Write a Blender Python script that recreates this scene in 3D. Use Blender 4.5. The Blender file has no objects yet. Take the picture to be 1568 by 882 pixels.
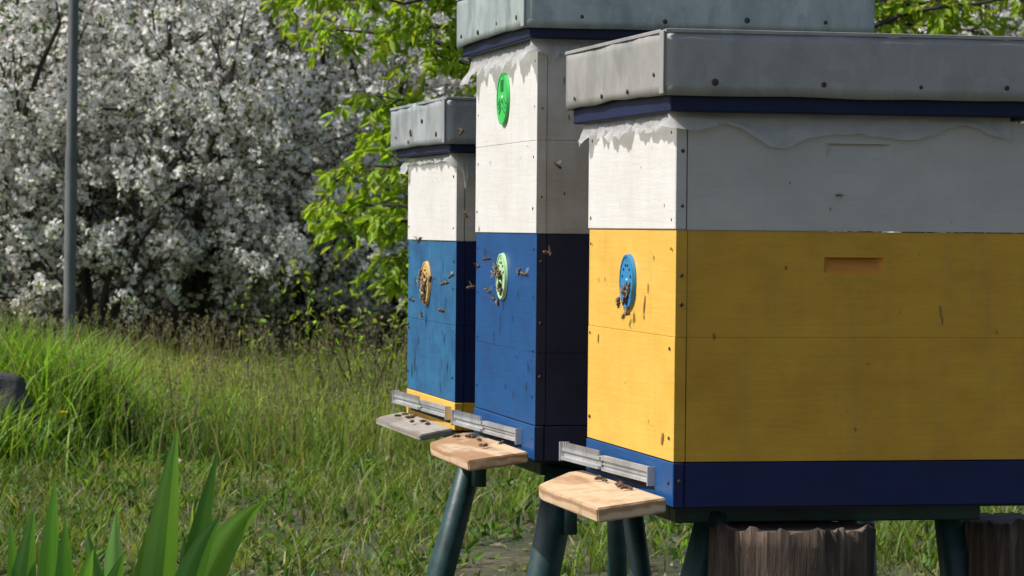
import bpy, bmesh, math, random
import numpy as np
from mathutils import Vector, Matrix, noise as mnoise
random.seed(7); rng=np.random.default_rng(11)
scene=bpy.context.scene
COL=scene.collection

# ---------------------------------------------------------------- helpers
def add_obj(name,me,parent=None,mats=None):
    o=bpy.data.objects.new(name,me); COL.objects.link(o)
    if parent is not None: o.parent=parent
    if mats:
        for m in mats: me.materials.append(m)
    return o
def empty(name,loc=(0,0,0),rz=0):
    e=bpy.data.objects.new(name,None); COL.objects.link(e)
    e.location=loc; e.rotation_euler=(0,0,rz); e.empty_display_size=.1
    return e
def smooth(me):
    me.polygons.foreach_set('use_smooth',[True]*len(me.polygons))
def np_mesh(name,V,F,C=None):
    V=np.asarray(V,dtype=np.float32).reshape(-1,3); F=np.asarray(F,dtype=np.int32)
    M,k=F.shape
    me=bpy.data.meshes.new(name)
    me.vertices.add(len(V)); me.vertices.foreach_set('co',V.ravel())
    me.loops.add(M*k); me.loops.foreach_set('vertex_index',F.ravel())
    me.polygons.add(M); me.polygons.foreach_set('loop_start',np.arange(0,M*k,k,dtype=np.int32))
    if C is not None:
        a=me.attributes.new('Col','FLOAT_COLOR','POINT')
        c4=np.ones((len(V),4),dtype=np.float32); c4[:,:3]=np.clip(C.reshape(-1,3),0,1)
        a.data.foreach_set('color',c4.ravel())
    me.update(calc_edges=True)
    return me
def from_bm(name,bm):
    me=bpy.data.meshes.new(name); bm.normal_update(); bm.to_mesh(me); bm.free(); return me
def box(name,x0,x1,y0,y1,z0,z1,mats,parent=None,bevel=.0012,seg=1):
    bm=bmesh.new(); bmesh.ops.create_cube(bm,size=1)
    for v in bm.verts:
        v.co=Vector((x0+(v.co.x+.5)*(x1-x0), y0+(v.co.y+.5)*(y1-y0), z0+(v.co.z+.5)*(z1-z0)))
    if bevel>0: bmesh.ops.bevel(bm,geom=bm.edges[:],offset=bevel,segments=seg,affect='EDGES',profile=.5)
    if not isinstance(mats,(list,tuple)): mats=[mats]
    bm.normal_update()
    if len(mats)>1:
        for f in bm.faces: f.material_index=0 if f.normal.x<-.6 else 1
    return add_obj(name,from_bm(name,bm),parent,mats)
def norm(a): return a/np.maximum(np.linalg.norm(a,axis=-1,keepdims=True),1e-9)

# ---------------------------------------------------------------- materials
def new_mat(name):
    m=bpy.data.materials.new(name); m.use_nodes=True; nt=m.node_tree
    b=nt.nodes['Principled BSDF']; return m,nt,b
def N(nt,t,**kw):
    n=nt.nodes.new(t)
    for k,v in kw.items(): setattr(n,k,v)
    return n
def coords(nt,scale=(1,1,1)):
    tc=N(nt,'ShaderNodeTexCoord'); mp=N(nt,'ShaderNodeMapping'); mp.inputs['Scale'].default_value=scale
    nt.links.new(tc.outputs['Object'],mp.inputs['Vector']); return mp.outputs['Vector']
def noise_t(nt,vec,scale,detail=4,rough=.6):
    n=N(nt,'ShaderNodeTexNoise'); n.inputs['Scale'].default_value=scale; n.inputs['Detail'].default_value=detail
    n.inputs['Roughness'].default_value=rough; nt.links.new(vec,n.inputs['Vector']); return n.outputs['Fac']
def ramp(nt,fac,stops):
    r=N(nt,'ShaderNodeValToRGB'); e=r.color_ramp.elements
    e[0].position,e[0].color=stops[0][0],(*stops[0][1],1)
    e[1].position,e[1].color=stops[-1][0],(*stops[-1][1],1)
    for p,c in stops[1:-1]:
        q=e.new(p); q.color=(*c,1)
    nt.links.new(fac,r.inputs['Fac']); return r.outputs['Color']
def mixc(nt,fac,a,b,mode='MIX'):
    m=N(nt,'ShaderNodeMix',data_type='RGBA',blend_type=mode)
    for s,v in ((m.inputs[0],fac),(m.inputs[6],a),(m.inputs[7],b)):
        if isinstance(v,(int,float)): s.default_value=v
        elif isinstance(v,tuple): s.default_value=(*v,1)
        else: nt.links.new(v,s)
    return m.outputs[2]
def bump(nt,b,h,strength=.3,dist=.002):
    n=N(nt,'ShaderNodeBump'); n.inputs['Strength'].default_value=strength; n.inputs['Distance'].default_value=dist
    nt.links.new(h,n.inputs['Height']); nt.links.new(n.outputs['Normal'],b.inputs['Normal'])
def paint(name,c,c2=None,rough=.5,grain=.5,specks=True,wear=None,dirt=.28,dcol=(.23,.18,.11)):
    m,nt,b=new_mat(name)
    c2=c2 or tuple(x*.8 for x in c)
    big=noise_t(nt,coords(nt,(1,1,1.4)),9,5,.65)
    col=ramp(nt,big,[(.35,c),(.68,c2)])
    g=noise_t(nt,coords(nt,(5,5,95)),1.6,5,.6)
    gr=ramp(nt,g,[(.3,(.86,.86,.86)),(.6,(1,1,1))])
    col=mixc(nt,grain,col,gr,'MULTIPLY')
    if wear:
        w=noise_t(nt,coords(nt,(9,9,3)),6,8,.75)
        wf=ramp(nt,w,[(.56,(0,0,0)),(.66,(1,1,1))])
        col=mixc(nt,wf,col,wear)
    if specks:
        s=noise_t(nt,coords(nt,(1,1,.45)),75,2,.5)
        sf=ramp(nt,s,[(.75,(0,0,0)),(.79,(.7,.7,.7))])
        col=mixc(nt,sf,col,tuple(x*.4 for x in dcol))
        d=noise_t(nt,coords(nt,(14,14,1.2)),2.2,6,.7)
        df=ramp(nt,d,[(.50,(0,0,0)),(.8,(dirt,dirt,dirt))])
        col=mixc(nt,df,col,dcol)
        d2=noise_t(nt,coords(nt,(1,1,1)),5,7,.75)
        df2=ramp(nt,d2,[(.56,(0,0,0)),(.72,(dirt,dirt,dirt))])
        col=mixc(nt,df2,col,dcol)
    nt.links.new(col,b.inputs['Base Color']); b.inputs['Roughness'].default_value=rough
    b.inputs['Specular IOR Level'].default_value=.35
    fine=noise_t(nt,coords(nt,(60,60,260)),1.2,3,.6)
    h=mixc(nt,.4,g,fine)
    bump(nt,b,h,.4,.0018)
    return m
def plain(name,c,rough=.6,metal=0,nscale=20,var=.25,bs=.2,bd=.002,stretch=(1,1,1)):
    m,nt,b=new_mat(name)
    n=noise_t(nt,coords(nt,stretch),nscale,5,.65)
    col=ramp(nt,n,[(.3,tuple(x*(1-var) for x in c)),(.7,tuple(min(1,x*(1+var)) for x in c))])
    nt.links.new(col,b.inputs['Base Color']); b.inputs['Roughness'].default_value=rough; b.inputs['Metallic'].default_value=metal
    bump(nt,b,n,bs,bd); return m
def leafmat(name,trans=.4,tint=(1.3,1.35,.6),rough=.5):
    m,nt,b=new_mat(name)
    a=N(nt,'ShaderNodeAttribute',attribute_name='Col')
    nt.links.new(a.outputs['Color'],b.inputs['Base Color']); b.inputs['Roughness'].default_value=rough
    b.inputs['Specular IOR Level'].default_value=.3
    if trans>0:
        t=N(nt,'ShaderNodeBsdfTranslucent'); nt.links.new(mixc(nt,1.0,a.outputs['Color'],tint,'MULTIPLY'),t.inputs['Color'])
        mx=N(nt,'ShaderNodeMixShader'); mx.inputs[0].default_value=trans
        nt.links.new(b.outputs[0],mx.inputs[1]); nt.links.new(t.outputs[0],mx.inputs[2])
        nt.links.new(mx.outputs[0],nt.nodes['Material Output'].inputs['Surface'])
    return m
def galv(name,c,mottle=.5,rough=.45,metal=.35,tint=None):
    m,nt,b=new_mat(name)
    v=N(nt,'ShaderNodeTexVoronoi'); v.inputs['Scale'].default_value=38
    nt.links.new(coords(nt,(1,1,1)),v.inputs['Vector'])
    sp=ramp(nt,v.outputs['Color'],[(.1,tuple(x*.93 for x in c)),(.9,tuple(x*1.07 for x in c))])
    n=noise_t(nt,coords(nt,(1,1,.6)),11,7,.7)
    bl=ramp(nt,n,[(.38,(.55,.6,.6)),(.5,(1,1,1)),(.62,(1.0,1.0,1.0)),(.7,(.7,.75,.72))])
    col=mixc(nt,mottle,sp,bl,'MULTIPLY')
    if tint:
        t=noise_t(nt,coords(nt,(1,1,.3)),7,6,.7); tf=ramp(nt,t,[(.45,(0,0,0)),(.65,(.7,.7,.7))])
        col=mixc(nt,tf,col,tint)
    nt.links.new(col,b.inputs['Base Color']); b.inputs['Metallic'].default_value=metal
    rr=ramp(nt,n,[(.3,(rough-.1,)*3),(.7,(rough+.15,)*3)]); nt.links.new(rr,b.inputs['Roughness'])
    bump(nt,b,n,.25,.003); return m

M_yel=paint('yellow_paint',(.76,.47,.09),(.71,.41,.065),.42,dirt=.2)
M_yelS=paint('yellow_paint_shaded',(.62,.345,.03),(.52,.27,.02),.5)  # same yellow, with the shade of the side faces put into the colour
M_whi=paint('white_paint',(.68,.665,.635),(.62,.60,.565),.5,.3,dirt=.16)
M_whiS=paint('white_paint_shaded',(.52,.49,.45),(.45,.42,.385),.6,.25,dirt=.12)  # white darkened in its colour to carry the shade on the side faces
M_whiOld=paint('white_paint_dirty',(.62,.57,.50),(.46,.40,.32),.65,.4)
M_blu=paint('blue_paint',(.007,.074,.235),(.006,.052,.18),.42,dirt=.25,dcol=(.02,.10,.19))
M_bluS=paint('blue_paint_side',(.004,.011,.080),(.003,.009,.055),.55,dirt=.1,dcol=(.03,.03,.05))  # darker blue than the fronts, used on side faces
M_bluD=paint('dull_blue_side',(.026,.028,.062),(.016,.018,.038),.6,dirt=.1,dcol=(.05,.04,.04))  # dark, dull blue for the tall hive's side faces
M_navy=paint('roof_frame_paint',(.005,.012,.055),(.004,.008,.035),.6,dirt=.06,dcol=(.03,.03,.05))
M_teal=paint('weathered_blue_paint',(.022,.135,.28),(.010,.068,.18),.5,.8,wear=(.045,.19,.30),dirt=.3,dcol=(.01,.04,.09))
M_orange=paint('bare_wood_orange',(.62,.25,.03),(.50,.20,.025),.7,.8)
M_galvA=galv('grey_sheet_metal',(.34,.325,.31),.35,.45,.2)
M_galvB=galv('mottled_sheet_metal',(.40,.45,.44),.85,.42,.25,tint=(.18,.24,.235))
M_galvC=galv('dull_sheet_metal',(.38,.405,.41),.7,.45,.25,tint=(.21,.225,.225))
M_alu=galv('aluminium',(.55,.55,.56),.25,.38,.55)
M_dark=plain('dark_gap',(.012,.011,.01),.9)
M_stain=plain('brown_stain',(.20,.11,.035),.9,0,80,.5)
M_scr=plain('dark_scratch',(.012,.02,.04),.9,0,80,.5)
M_nail=plain('rusty_nail',(.06,.035,.022),.6,.3,200)
M_green=plain('dark_green_enamel',(.010,.040,.040),.45,0,25,.5,.4,.003)
M_plG=plain('green_plastic',(.05,.50,.10),.4,0,30,.05)
M_plGd=plain('green_plastic_recess',(.02,.25,.06),.6,0,30,.05)
M_plP=plain('pale_green_plastic',(.40,.62,.33),.45,0,30,.08)
M_plB=plain('blue_plastic',(.03,.22,.45),.4,0,30,.08)
M_plO=plain('ochre_plastic',(.58,.38,.13),.5,0,30,.15)
M_pole=plain('pole_metal',(.13,.14,.14),.6,.2,14,.3,.1,.002,(1,1,.4))
def plank(name,c,c2,ringscale=5):
    m,nt,b=new_mat(name)
    w=N(nt,'ShaderNodeTexWave',wave_type='RINGS',rings_direction='Y'); w.inputs['Scale'].default_value=ringscale
    w.inputs['Distortion'].default_value=5; w.inputs['Detail'].default_value=3; w.inputs['Detail Scale'].default_value=1.2
    mp=coords(nt,(3.6,.6,4.0)); nt.links.new(mp,w.inputs['Vector'])
    f=noise_t(nt,coords(nt,(160,6,160)),1.5,4,.6)
    col=ramp(nt,w.outputs['Fac'],[(.25,c),(.9,c2)])
    col=mixc(nt,.5,col,ramp(nt,f,[(.3,(.72,.68,.62)),(.65,(1,1,1))]),'MULTIPLY')
    d=noise_t(nt,coords(nt,(1,1,1)),28,5,.6)
    col=mixc(nt,ramp(nt,d,[(.52,(0,0,0)),(.72,(.5,.5,.5))]),col,(.22,.13,.07))
    nt.links.new(col,b.inputs['Base Color']); b.inputs['Roughness'].default_value=.7; bump(nt,b,f,.3,.001); return m
M_plank=plank('pine_plank',(.60,.44,.28),(.38,.22,.11))
M_plankG=plank('grey_plank',(.36,.33,.29),(.24,.21,.18))
def film_mat():
    m,nt,b=new_mat('plastic_film')
    n=noise_t(nt,coords(nt),60,5,.6)
    nt.links.new(ramp(nt,n,[(.3,(.55,.55,.55)),(.7,(.70,.70,.69))]),b.inputs['Base Color'])
    b.inputs['Roughness'].default_value=.3; bump(nt,b,n,.5,.003)
    t=N(nt,'ShaderNodeBsdfTranslucent'); t.inputs['Color'].default_value=(.7,.7,.7,1)
    tr=N(nt,'ShaderNodeBsdfTransparent')
    mx=N(nt,'ShaderNodeMixShader'); mx.inputs[0].default_value=.4
    nt.links.new(b.outputs[0],mx.inputs[1]); nt.links.new(t.outputs[0],mx.inputs[2])
    mx2=N(nt,'ShaderNodeMixShader'); mx2.inputs[0].default_value=.25
    nt.links.new(mx.outputs[0],mx2.inputs[1]); nt.links.new(tr.outputs[0],mx2.inputs[2])
    nt.links.new(mx2.outputs[0],nt.nodes['Material Output'].inputs['Surface']); return m
M_film=film_mat()
M_grass=leafmat('grass_blades',.45,(1.4,1.4,.5))
M_leaf=leafmat('fresh_leaves',.5,(1.45,1.45,.45))
M_petal=leafmat('apple_blossom',.42,(1,1,1),.6)
M_aleaf=leafmat('apple_leaves',.4,(1.4,1.4,.6),.5)
M_forest=leafmat('forest_leaves',0,rough=.6)
M_iris=leafmat('iris_leaf',.42,(1.45,1.5,.5),.38)
M_bark=plain('apple_bark',(.040,.031,.025),.9,0,30,.45,.6,.01,(1,1,.3))
def stump_mat():
    m,nt,b=new_mat('stump_bark')
    n=noise_t(nt,coords(nt,(30,30,3)),1.6,8,.7)
    col=ramp(nt,n,[(.32,(.018,.013,.010)),(.52,(.085,.056,.040)),(.7,(.25,.18,.135))])
    nt.links.new(col,b.inputs['Base Color']); b.inputs['Roughness'].default_value=.9; bump(nt,b,n,.9,.015); return m
M_stump=stump_mat()
M_stumptop=plain('stump_end_grain',(.13,.09,.065),.9,0,40,.4,.5,.004)
def ground_mat():
    m,nt,b=new_mat('meadow_soil')
    v=coords(nt)
    a=noise_t(nt,v,1.3,6,.65); c=noise_t(nt,v,28,6,.7)
    soil=ramp(nt,c,[(.3,(.045,.040,.022)),(.55,(.12,.108,.062)),(.78,(.27,.245,.165))])
    gr=ramp(nt,c,[(.3,(.025,.035,.012)),(.7,(.08,.09,.035))])
    col=mixc(nt,ramp(nt,a,[(.47,(0,0,0)),(.57,(1,1,1))]),gr,soil)
    nt.links.new(col,b.inputs['Base Color']); b.inputs['Roughness'].default_value=.95; bump(nt,b,c,.8,.03); return m
M_ground=ground_mat()

# ---------------------------------------------------------------- terrain
def terr(x,y):
    x=np.asarray(x,dtype=float); y=np.asarray(y,dtype=float)
    z=.20*np.exp(-((x+2.35)**2/.55+(y-12.0)**2/5.0))
    f=np.clip((y-6.5)/3,0,1)
    z=z+f*(.022*np.sin(x*2.1+y*.7)+.018*np.sin(x*.9-y*1.7+1)+.01*np.sin(x*5+y*3.1))
    z=z+6.0/(1+np.exp(-(y-60)/9.0))-6.0/(1+np.exp(60/9.0))
    return z
gx=np.sinh(np.linspace(-5.2,5.2,150)); gx=gx/gx[-1]*300
gy=np.concatenate([np.linspace(-60,2,12),np.linspace(2.3,24,110),np.geomspace(24.5,500,40)])
X,Y=np.meshgrid(gx,gy); Z=terr(X,Y)
V=np.stack([X,Y,Z],-1).reshape(-1,3); nx=len(gx)
ii,jj=np.meshgrid(np.arange(len(gy)-1),np.arange(nx-1),indexing='ij'); q=(ii*nx+jj).ravel()
me=np_mesh('ground',V,np.stack([q,q+1,q+nx+1,q+nx],-1)); smooth(me); add_obj('ground',me,None,[M_ground])

# ---------------------------------------------------------------- grass
def blades(x,y,h,w,lean,col,zoff=0):
    n=len(x); th=rng.uniform(0,2*np.pi,n); ph=rng.uniform(0,2*np.pi,n)
    d=np.stack([np.cos(th),np.sin(th),np.zeros(n)],-1); s=np.stack([np.cos(ph),np.sin(ph),np.zeros(n)],-1)
    base=np.stack([x,y,terr(x,y)-.004+zoff],-1)
    t=np.array([0,.35,.72,1.0]); wt=np.array([.8,1,.65,.06])
    c=base[:,None,:]+d[:,None,:]*(lean*h)[:,None,None]*(t**2)[None,:,None]
    c[:,:,2]+=h[:,None]*(t-.25*np.clip(lean,0,1.5)[:,None]*t**2.5)
    off=s[:,None,:]*(w[:,None]*wt[None,:]*.5)[:,:,None]
    V=np.stack([c-off,c+off],2).reshape(n,8,3)
    idx=np.arange(n)[:,None,None]*8+np.array([[0,1,3,2],[2,3,5,4],[4,5,7,6]])[None]
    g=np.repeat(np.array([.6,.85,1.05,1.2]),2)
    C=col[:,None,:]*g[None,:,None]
    return V.reshape(-1,3),idx.reshape(-1,4),C.reshape(-1,3)
def join_geo(parts):
    Vs,Fs,Cs=[],[],[]; o=0
    for v,f,c in parts:
        Vs.append(v); Fs.append(f+o); Cs.append(c); o+=len(v)
    return np.concatenate(Vs),np.concatenate(Fs),np.concatenate(Cs)
def gcol(n,base,var=.28,dry=.06):
    base=np.array(base); c=base[None]*(1+rng.normal(0,var,(n,1)))*(1+rng.normal(0,.08,(n,3)))
    k=rng.random(n)<dry; c[k]=np.array([.32,.28,.16])*(1+rng.normal(0,.2,(k.sum(),1)))
    return np.clip(c,.01,.6)
def leaf_geo(P,D,L,W,C,fold=.25):
    n=len(P); D=norm(D); S=norm(np.cross(D,rng.normal(size=(n,3)))); U=np.cross(S,D)
    L=np.broadcast_to(L,(n,))[:,None]; W=np.broadcast_to(W,(n,))[:,None]
    v=[P,P+D*L*.33-S*W*.5+U*W*fold,P+D*L*.7-S*W*.36+U*W*fold*.6,P+D*L-U*L*.08,P+D*L*.7+S*W*.36+U*W*fold*.6,P+D*L*.33+S*W*.5+U*W*fold]
    V=np.stack(v,1); idx=np.arange(n)[:,None,None]*6+np.array([[0,1,2,3],[0,3,4,5]])[None]
    return V.reshape(-1,3),idx.reshape(-1,4),np.repeat(C,6,axis=0)
def pnoise(x,y,s,off=0):
    return np.array([mnoise.noise(Vector((a*s+off,b*s,off*1.7))) for a,b in zip(x,y)])
parts=[]
# short turf, thinning over soil patches
n=96000; x=rng.uniform(-3.0,3.4,n); y=5.2+ (14.0-5.2)*rng.random(n)**.85
m=pnoise(x,y,1.1,3)+.6*pnoise(x,y,3.5,9)-.45*np.exp(-((x-.35)**2/.35+(y-8.3)**2/1.6)); m=-m
keep=m<(.14+.5*rng.random(n)*rng.random(n)); x,y,m=x[keep],y[keep],m[keep]
n=len(x); tone=(.5+.7*pnoise(x,y,.8,41))[:,None]
c=gcol(n,(.145,.205,.038),dry=.12)*(.80+.55*tone)
parts.append(blades(x,y,rng.uniform(.02,.08,n)*(1-.5*np.clip(m+.3,0,1)),rng.uniform(.003,.0065,n),rng.uniform(.2,1.2,n),c))
# medium tufts
cx=rng.uniform(-3,3.2,330); cy=rng.uniform(7.5,15,330); k=rng.integers(0,330,12000)
x=cx[k]+rng.normal(0,.06,12000); y=cy[k]+rng.normal(0,.06,12000); n=len(x)
parts.append(blades(x,y,rng.uniform(.06,.18,n),rng.uniform(.003,.007,n),rng.uniform(.2,1.0,n),gcol(n,(.14,.22,.033),dry=.1)))
# tall meadow grass
n=66000; x=rng.uniform(-4.2,2.2,n); y=10.3+6.6*rng.random(n)
edge=10.9+.5*np.sin(x*2.3)+.25*np.sin(x*6.1)+np.clip(x+.9,0,3)*.9
dens=np.clip((y-edge)/1.6,0,1)*(.55+.9*pnoise(x,y,.9,5)+.35); keep=rng.random(n)<np.clip(dens,0.02,1); x,y=x[keep],y[keep]; n=len(x)
hh=rng.uniform(.10,.30,n)*(1+.7*pnoise(x,y,.8,21)); big=.5+.8*pnoise(x,y,.6,31); pale=np.clip(.55+1.4*pnoise(x,y,1.1,51),0,1)[:,None]
c=gcol(n,(.09,.165,.026),dry=.1)*(1-pale)+gcol(n,(.27,.34,.065),dry=.12)*pale; c*= (0.8+.6*big)[:,None]
parts.append(blades(x,y,hh,rng.uniform(.003,.007,n),rng.uniform(.1,.9,n),c))
# bright tufts beside the pole
for (tx,ty,sx,cnt,hm) in ((-1.72,11.4,.15,2600,.47),(-2.05,11.6,.15,1700,.38),(-1.35,12.2,.2,900,.3),(-2.1,10.2,.14,700,.22),(-2.6,11.3,.3,1500,.4),(-1.95,10.75,.18,2000,.25)):
    x=tx+rng.normal(0,sx,cnt); y=ty+rng.normal(0,sx*1.2,cnt)
    parts.append(blades(x,y,rng.uniform(.4,1.1,cnt)*hm,rng.uniform(.004,.009,cnt),rng.uniform(.1,.9,cnt),gcol(cnt,(.17,.29,.04),.45,dry=.05)))
# flowering stalks
n=2900; x=rng.uniform(-3.6,.5,n); y=rng.uniform(10.8,14.2,n); h=rng.uniform(.2,.48,n)
st=blades(x,y,h,np.full(n,.0028),rng.uniform(.05,.3,n),gcol(n,(.17,.18,.07),dry=.4)); parts.append(st)
tops=st[0].reshape(-1,8,3)[:,6,:]
kk=np.repeat(np.arange(n),7); P=tops[kk]+np.stack([rng.normal(0,.004,len(kk)),rng.normal(0,.004,len(kk)),-rng.uniform(0,.06,len(kk))],-1)
D=rng.normal(0,.35,(len(kk),3))+np.array([0,0,1.]); parts.append(leaf_geo(P,D,.013,.0055,gcol(len(kk),(.20,.18,.12),dry=.0)))
# broadleaf weeds
n=9000; cx=rng.uniform(-3,3.2,700); cy=rng.uniform(5.6,13,700); k=rng.integers(0,700,n)
x=cx[k]+rng.normal(0,.035,n); y=cy[k]+rng.normal(0,.035,n)
D=np.stack([rng.normal(0,1,n),rng.normal(0,1,n),rng.uniform(.2,1.4,n)],-1)
parts.append(leaf_geo(np.stack([x,y,terr(x,y)+rng.uniform(0,.04,n)],-1),D,rng.uniform(.02,.055,n),rng.uniform(.012,.022,n),gcol(n,(.10,.18,.035),dry=.03)))
# litter
n=8000; x=rng.uniform(-3,3.2,n); y=rng.uniform(5.6,12.5,n)
D=np.stack([rng.normal(0,1,n),rng.normal(0,1,n),rng.uniform(-.1,.3,n)],-1)
parts.append(leaf_geo(np.stack([x,y,terr(x,y)+.008],-1),D,rng.uniform(.015,.05,n),rng.uniform(.005,.014,n),gcol(n,(.20,.175,.11),dry=.2)))
V,F,C=join_geo(parts); add_obj('meadow_grass',np_mesh('meadow_grass',V,F,C),None,[M_grass])

# ---------------------------------------------------------------- trees
def tube_np(paths,sides=6):
    Vs=[];Fs=[];o=0
    for pts,rad in paths:
        pts=np.array(pts); n=len(pts)
        t=norm(np.gradient(pts,axis=0)); ref=np.array([.3,.9,.2]); a=norm(np.cross(t,ref)); b=np.cross(t,a)
        ang=np.arange(sides)*2*np.pi/sides
        ring=pts[:,None,:]+np.array(rad)[:,None,None]*(a[:,None,:]*np.cos(ang)[None,:,None]+b[:,None,:]*np.sin(ang)[None,:,None])
        Vs.append(ring.reshape(-1,3))
        i,j=np.meshgrid(np.arange(n-1),np.arange(sides),indexing='ij'); i=i.ravel(); j=j.ravel(); j2=(j+1)%sides
        Fs.append(o+np.stack([i*sides+j,i*sides+j2,(i+1)*sides+j2,(i+1)*sides+j],-1)); o+=n*sides
    return np.concatenate(Vs),np.concatenate(Fs)
def grow_tree(seed,limbs,height,spread,levels=4,trunk_r=.055,fork=.3):
    R=np.random.default_rng(seed); paths=[]; tips=[]
    def grow(p,d,L,r,lv):
        k=7; pts=[p.copy()]; rad=[r]; dd=d.copy()
        for i in range(k):
            dd=norm(dd+R.normal(0,.17,3)+np.array([0,0,.05])); p=p+dd*L/k; p[2]=max(p[2],.15); pts.append(p.copy()); rad.append(r*(1-.6*(i+1)/k))
            if lv>=1: tips.append((p.copy(),dd.copy(),lv))
            if lv<levels and i>=1 and R.random()<(.75 if lv>0 else .7):
                ax=norm(R.normal(size=3)); nd=norm(dd*.75+ax*.85+np.array([0,0,.08])); grow(p.copy(),nd,L*R.uniform(.5,.75),rad[-1]*.55,lv+1)
            if lv==0 and i<3:   # low side branches arching outwards
                a=R.uniform(0,6.28); grow(p.copy(),norm(np.array([np.cos(a),np.sin(a),-.05+.3*R.random()])),L*R.uniform(.35,.5),rad[-1]*.45,2)
        paths.append((pts,rad))
    trunk=[np.array([0,0,-.05])]
    for i in range(4): trunk.append(np.array([R.normal(0,.02),R.normal(0,.02),fork*(i+1)/4]))
    paths.append((trunk,[trunk_r*1.3,trunk_r*1.1,trunk_r,trunk_r*.95,trunk_r*.9]))
    for i in range(limbs):
        a=2*np.pi*i/limbs+R.uniform(-.4,.4); s=R.uniform(.3,1.0)*spread
        grow(trunk[-1],norm(np.array([np.cos(a)*s,np.sin(a)*s,1.0])),height*R.uniform(.55,.8),trunk_r*.6,0)
    return paths,tips
def petals(c,nrm,L):
    n=len(c); r=norm(np.cross(nrm,rng.normal(size=(n,3)))); s=np.cross(nrm,r); out=[]
    for k in range(5):
        a=2*np.pi*k/5+rng.normal(0,.12,n); d=r*np.cos(a)[:,None]+s*np.sin(a)[:,None]; t=np.cross(nrm,d)
        cup=rng.uniform(.1,.5,n)[:,None]; l=L[:,None]
        out.append(np.stack([c,c+d*l*.62-t*l*.45+nrm*l*cup*.7,c+d*l+nrm*l*cup,c+d*l*.62+t*l*.45+nrm*l*cup*.7],1))
    return np.concatenate(out)
def apple_tree_meshes(seed,ncl):
    paths,tips=grow_tree(seed,7,2.4,.85,levels=3,trunk_r=.05)
    Vb,Fb=tube_np(paths,5); bark=np_mesh('trunk_and_limbs',Vb,Fb); smooth(bark)
    T=np.array([t[0] for t in tips]); TD=np.array([t[1] for t in tips]); lv=np.array([t[2] for t in tips],float)
    # blossom gathers in clumps along the branches and leaves open gaps between them
    cl=np.array([mnoise.noise(Vector((p[0]*4.2+seed,p[1]*4.2,p[2]*4.2))) for p in T])
    w=lv**1.2*np.clip((T[:,2]-.3)/.5,.03,1)*np.where(T[:,2]>2.35,.12,1)*np.where(T[:,2]<1.2,1.5,1)*np.clip((cl+.08)*4,.04,1); k=rng.choice(len(T),ncl,p=w/w.sum())
    P=T[k]+rng.normal(0,.042,(ncl,3))+TD[k]*rng.uniform(-.03,.04,ncl)[:,None]
    nf=rng.integers(4,9,ncl); kk=np.repeat(np.arange(ncl),nf); m=len(kk)
    cd=norm(rng.normal(size=(m,3))+np.array([0,0,.35])); c=P[kk]+cd*(rng.uniform(.016,.046,m))[:,None]
    V=petals(c,norm(cd+rng.normal(0,.3,(m,3))),rng.uniform(.016,.023,m)); npet=len(V)
    F=np.arange(npet*4).reshape(-1,4); col=np.array([.92,.905,.885])*(1+rng.normal(0,.04,(npet,1))); col[rng.random(npet)<.07]=[.82,.70,.71]
    fl=np_mesh('blossom_crown',V.reshape(-1,3),F,np.repeat(col,4,axis=0))
    nl=4; kl=np.repeat(np.arange(ncl),nl); D=norm(rng.normal(size=(len(kl),3))+np.array([0,0,.1]))
    lg=leaf_geo(P[kl]+D*.012,D,rng.uniform(.025,.05,len(kl)),rng.uniform(.012,.022,len(kl)),gcol(len(kl),(.12,.18,.05),.3,.04))
    return bark,fl,np_mesh('leaves',*lg)
ta=apple_tree_meshes(3,3900); tb=apple_tree_meshes(17,3900)
for t_ in (ta,tb):
    for me_,mt_ in zip(t_,(M_bark,M_petal,M_aleaf)): me_.materials.append(mt_)
for (x,y,rz,s,tm) in ((-1.70,16.9,.4,1.0,ta),(-2.85,17.2,2.2,1.0,tb),(-5.3,18.4,4.0,1.05,ta),(-.65,17.9,1.2,1.0,tb),(-2.2,19.8,5.3,1.15,ta),(-3.9,20.6,3.0,1.15,tb),(.8,19.8,.2,1.1,ta),(2.9,18.8,2.8,1.1,tb),
      (-2.25,16.4,3.3,.70,tb),(-1.15,17.0,5.0,.62,ta)):
    e=empty('apple_tree',(x,y,float(terr(x,y))),rz); e.scale=(s,s,s)
    for nm,m_ in zip(('trunk_and_limbs','blossom_crown','leaves'),tm):
        o=bpy.data.objects.new(nm,m_); COL.objects.link(o); o.parent=e

# leafy tree behind the hives : branches with drooping sprays
e=empty('leafy_tree',(.55,12.0,0))
paths=[([(0,0,-.1),(.02,0,.5),(-.02,.03,1.1),(.03,0,1.9),(0,0,3.2),(.05,0,4.2)],[.10,.085,.075,.06,.04,.015])]
twP=[];twD=[]
brs=[(-1.40,1.82,-.1),(-1.36,1.66,.2),(-1.20,1.78,-.3),(-1.08,1.42,0),(-1.10,1.27,.2),(-1.20,1.12,-.1),(-1.22,.98,.1),(-1.18,.90,-.2),(-1.08,.76,.0),(-1.05,1.0,.3),(-.98,.68,.1),
     (-.85,1.58,.2),(-.9,1.3,-.2),(-1.3,2.0,.3),(-1.1,2.05,0),(-.9,1.9,-.3),(-.9,1.1,.2),(-1.0,1.68,0),
     (1.1,1.80,0),(1.3,1.85,.3),(1.5,1.80,-.2),(1.0,1.95,.2),(1.7,1.9,.1),(1.4,2.1,-.3),(.8,2.1,.3),(1.25,1.7,.1),(-.4,2.2,.3),(.3,2.3,-.5)]
for i in range(10):
    a=rng.uniform(0,2*np.pi); r=rng.uniform(.4,1.0); brs.append((r*np.cos(a)+.4,rng.uniform(2.6,4.2),r*np.sin(a)))
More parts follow.
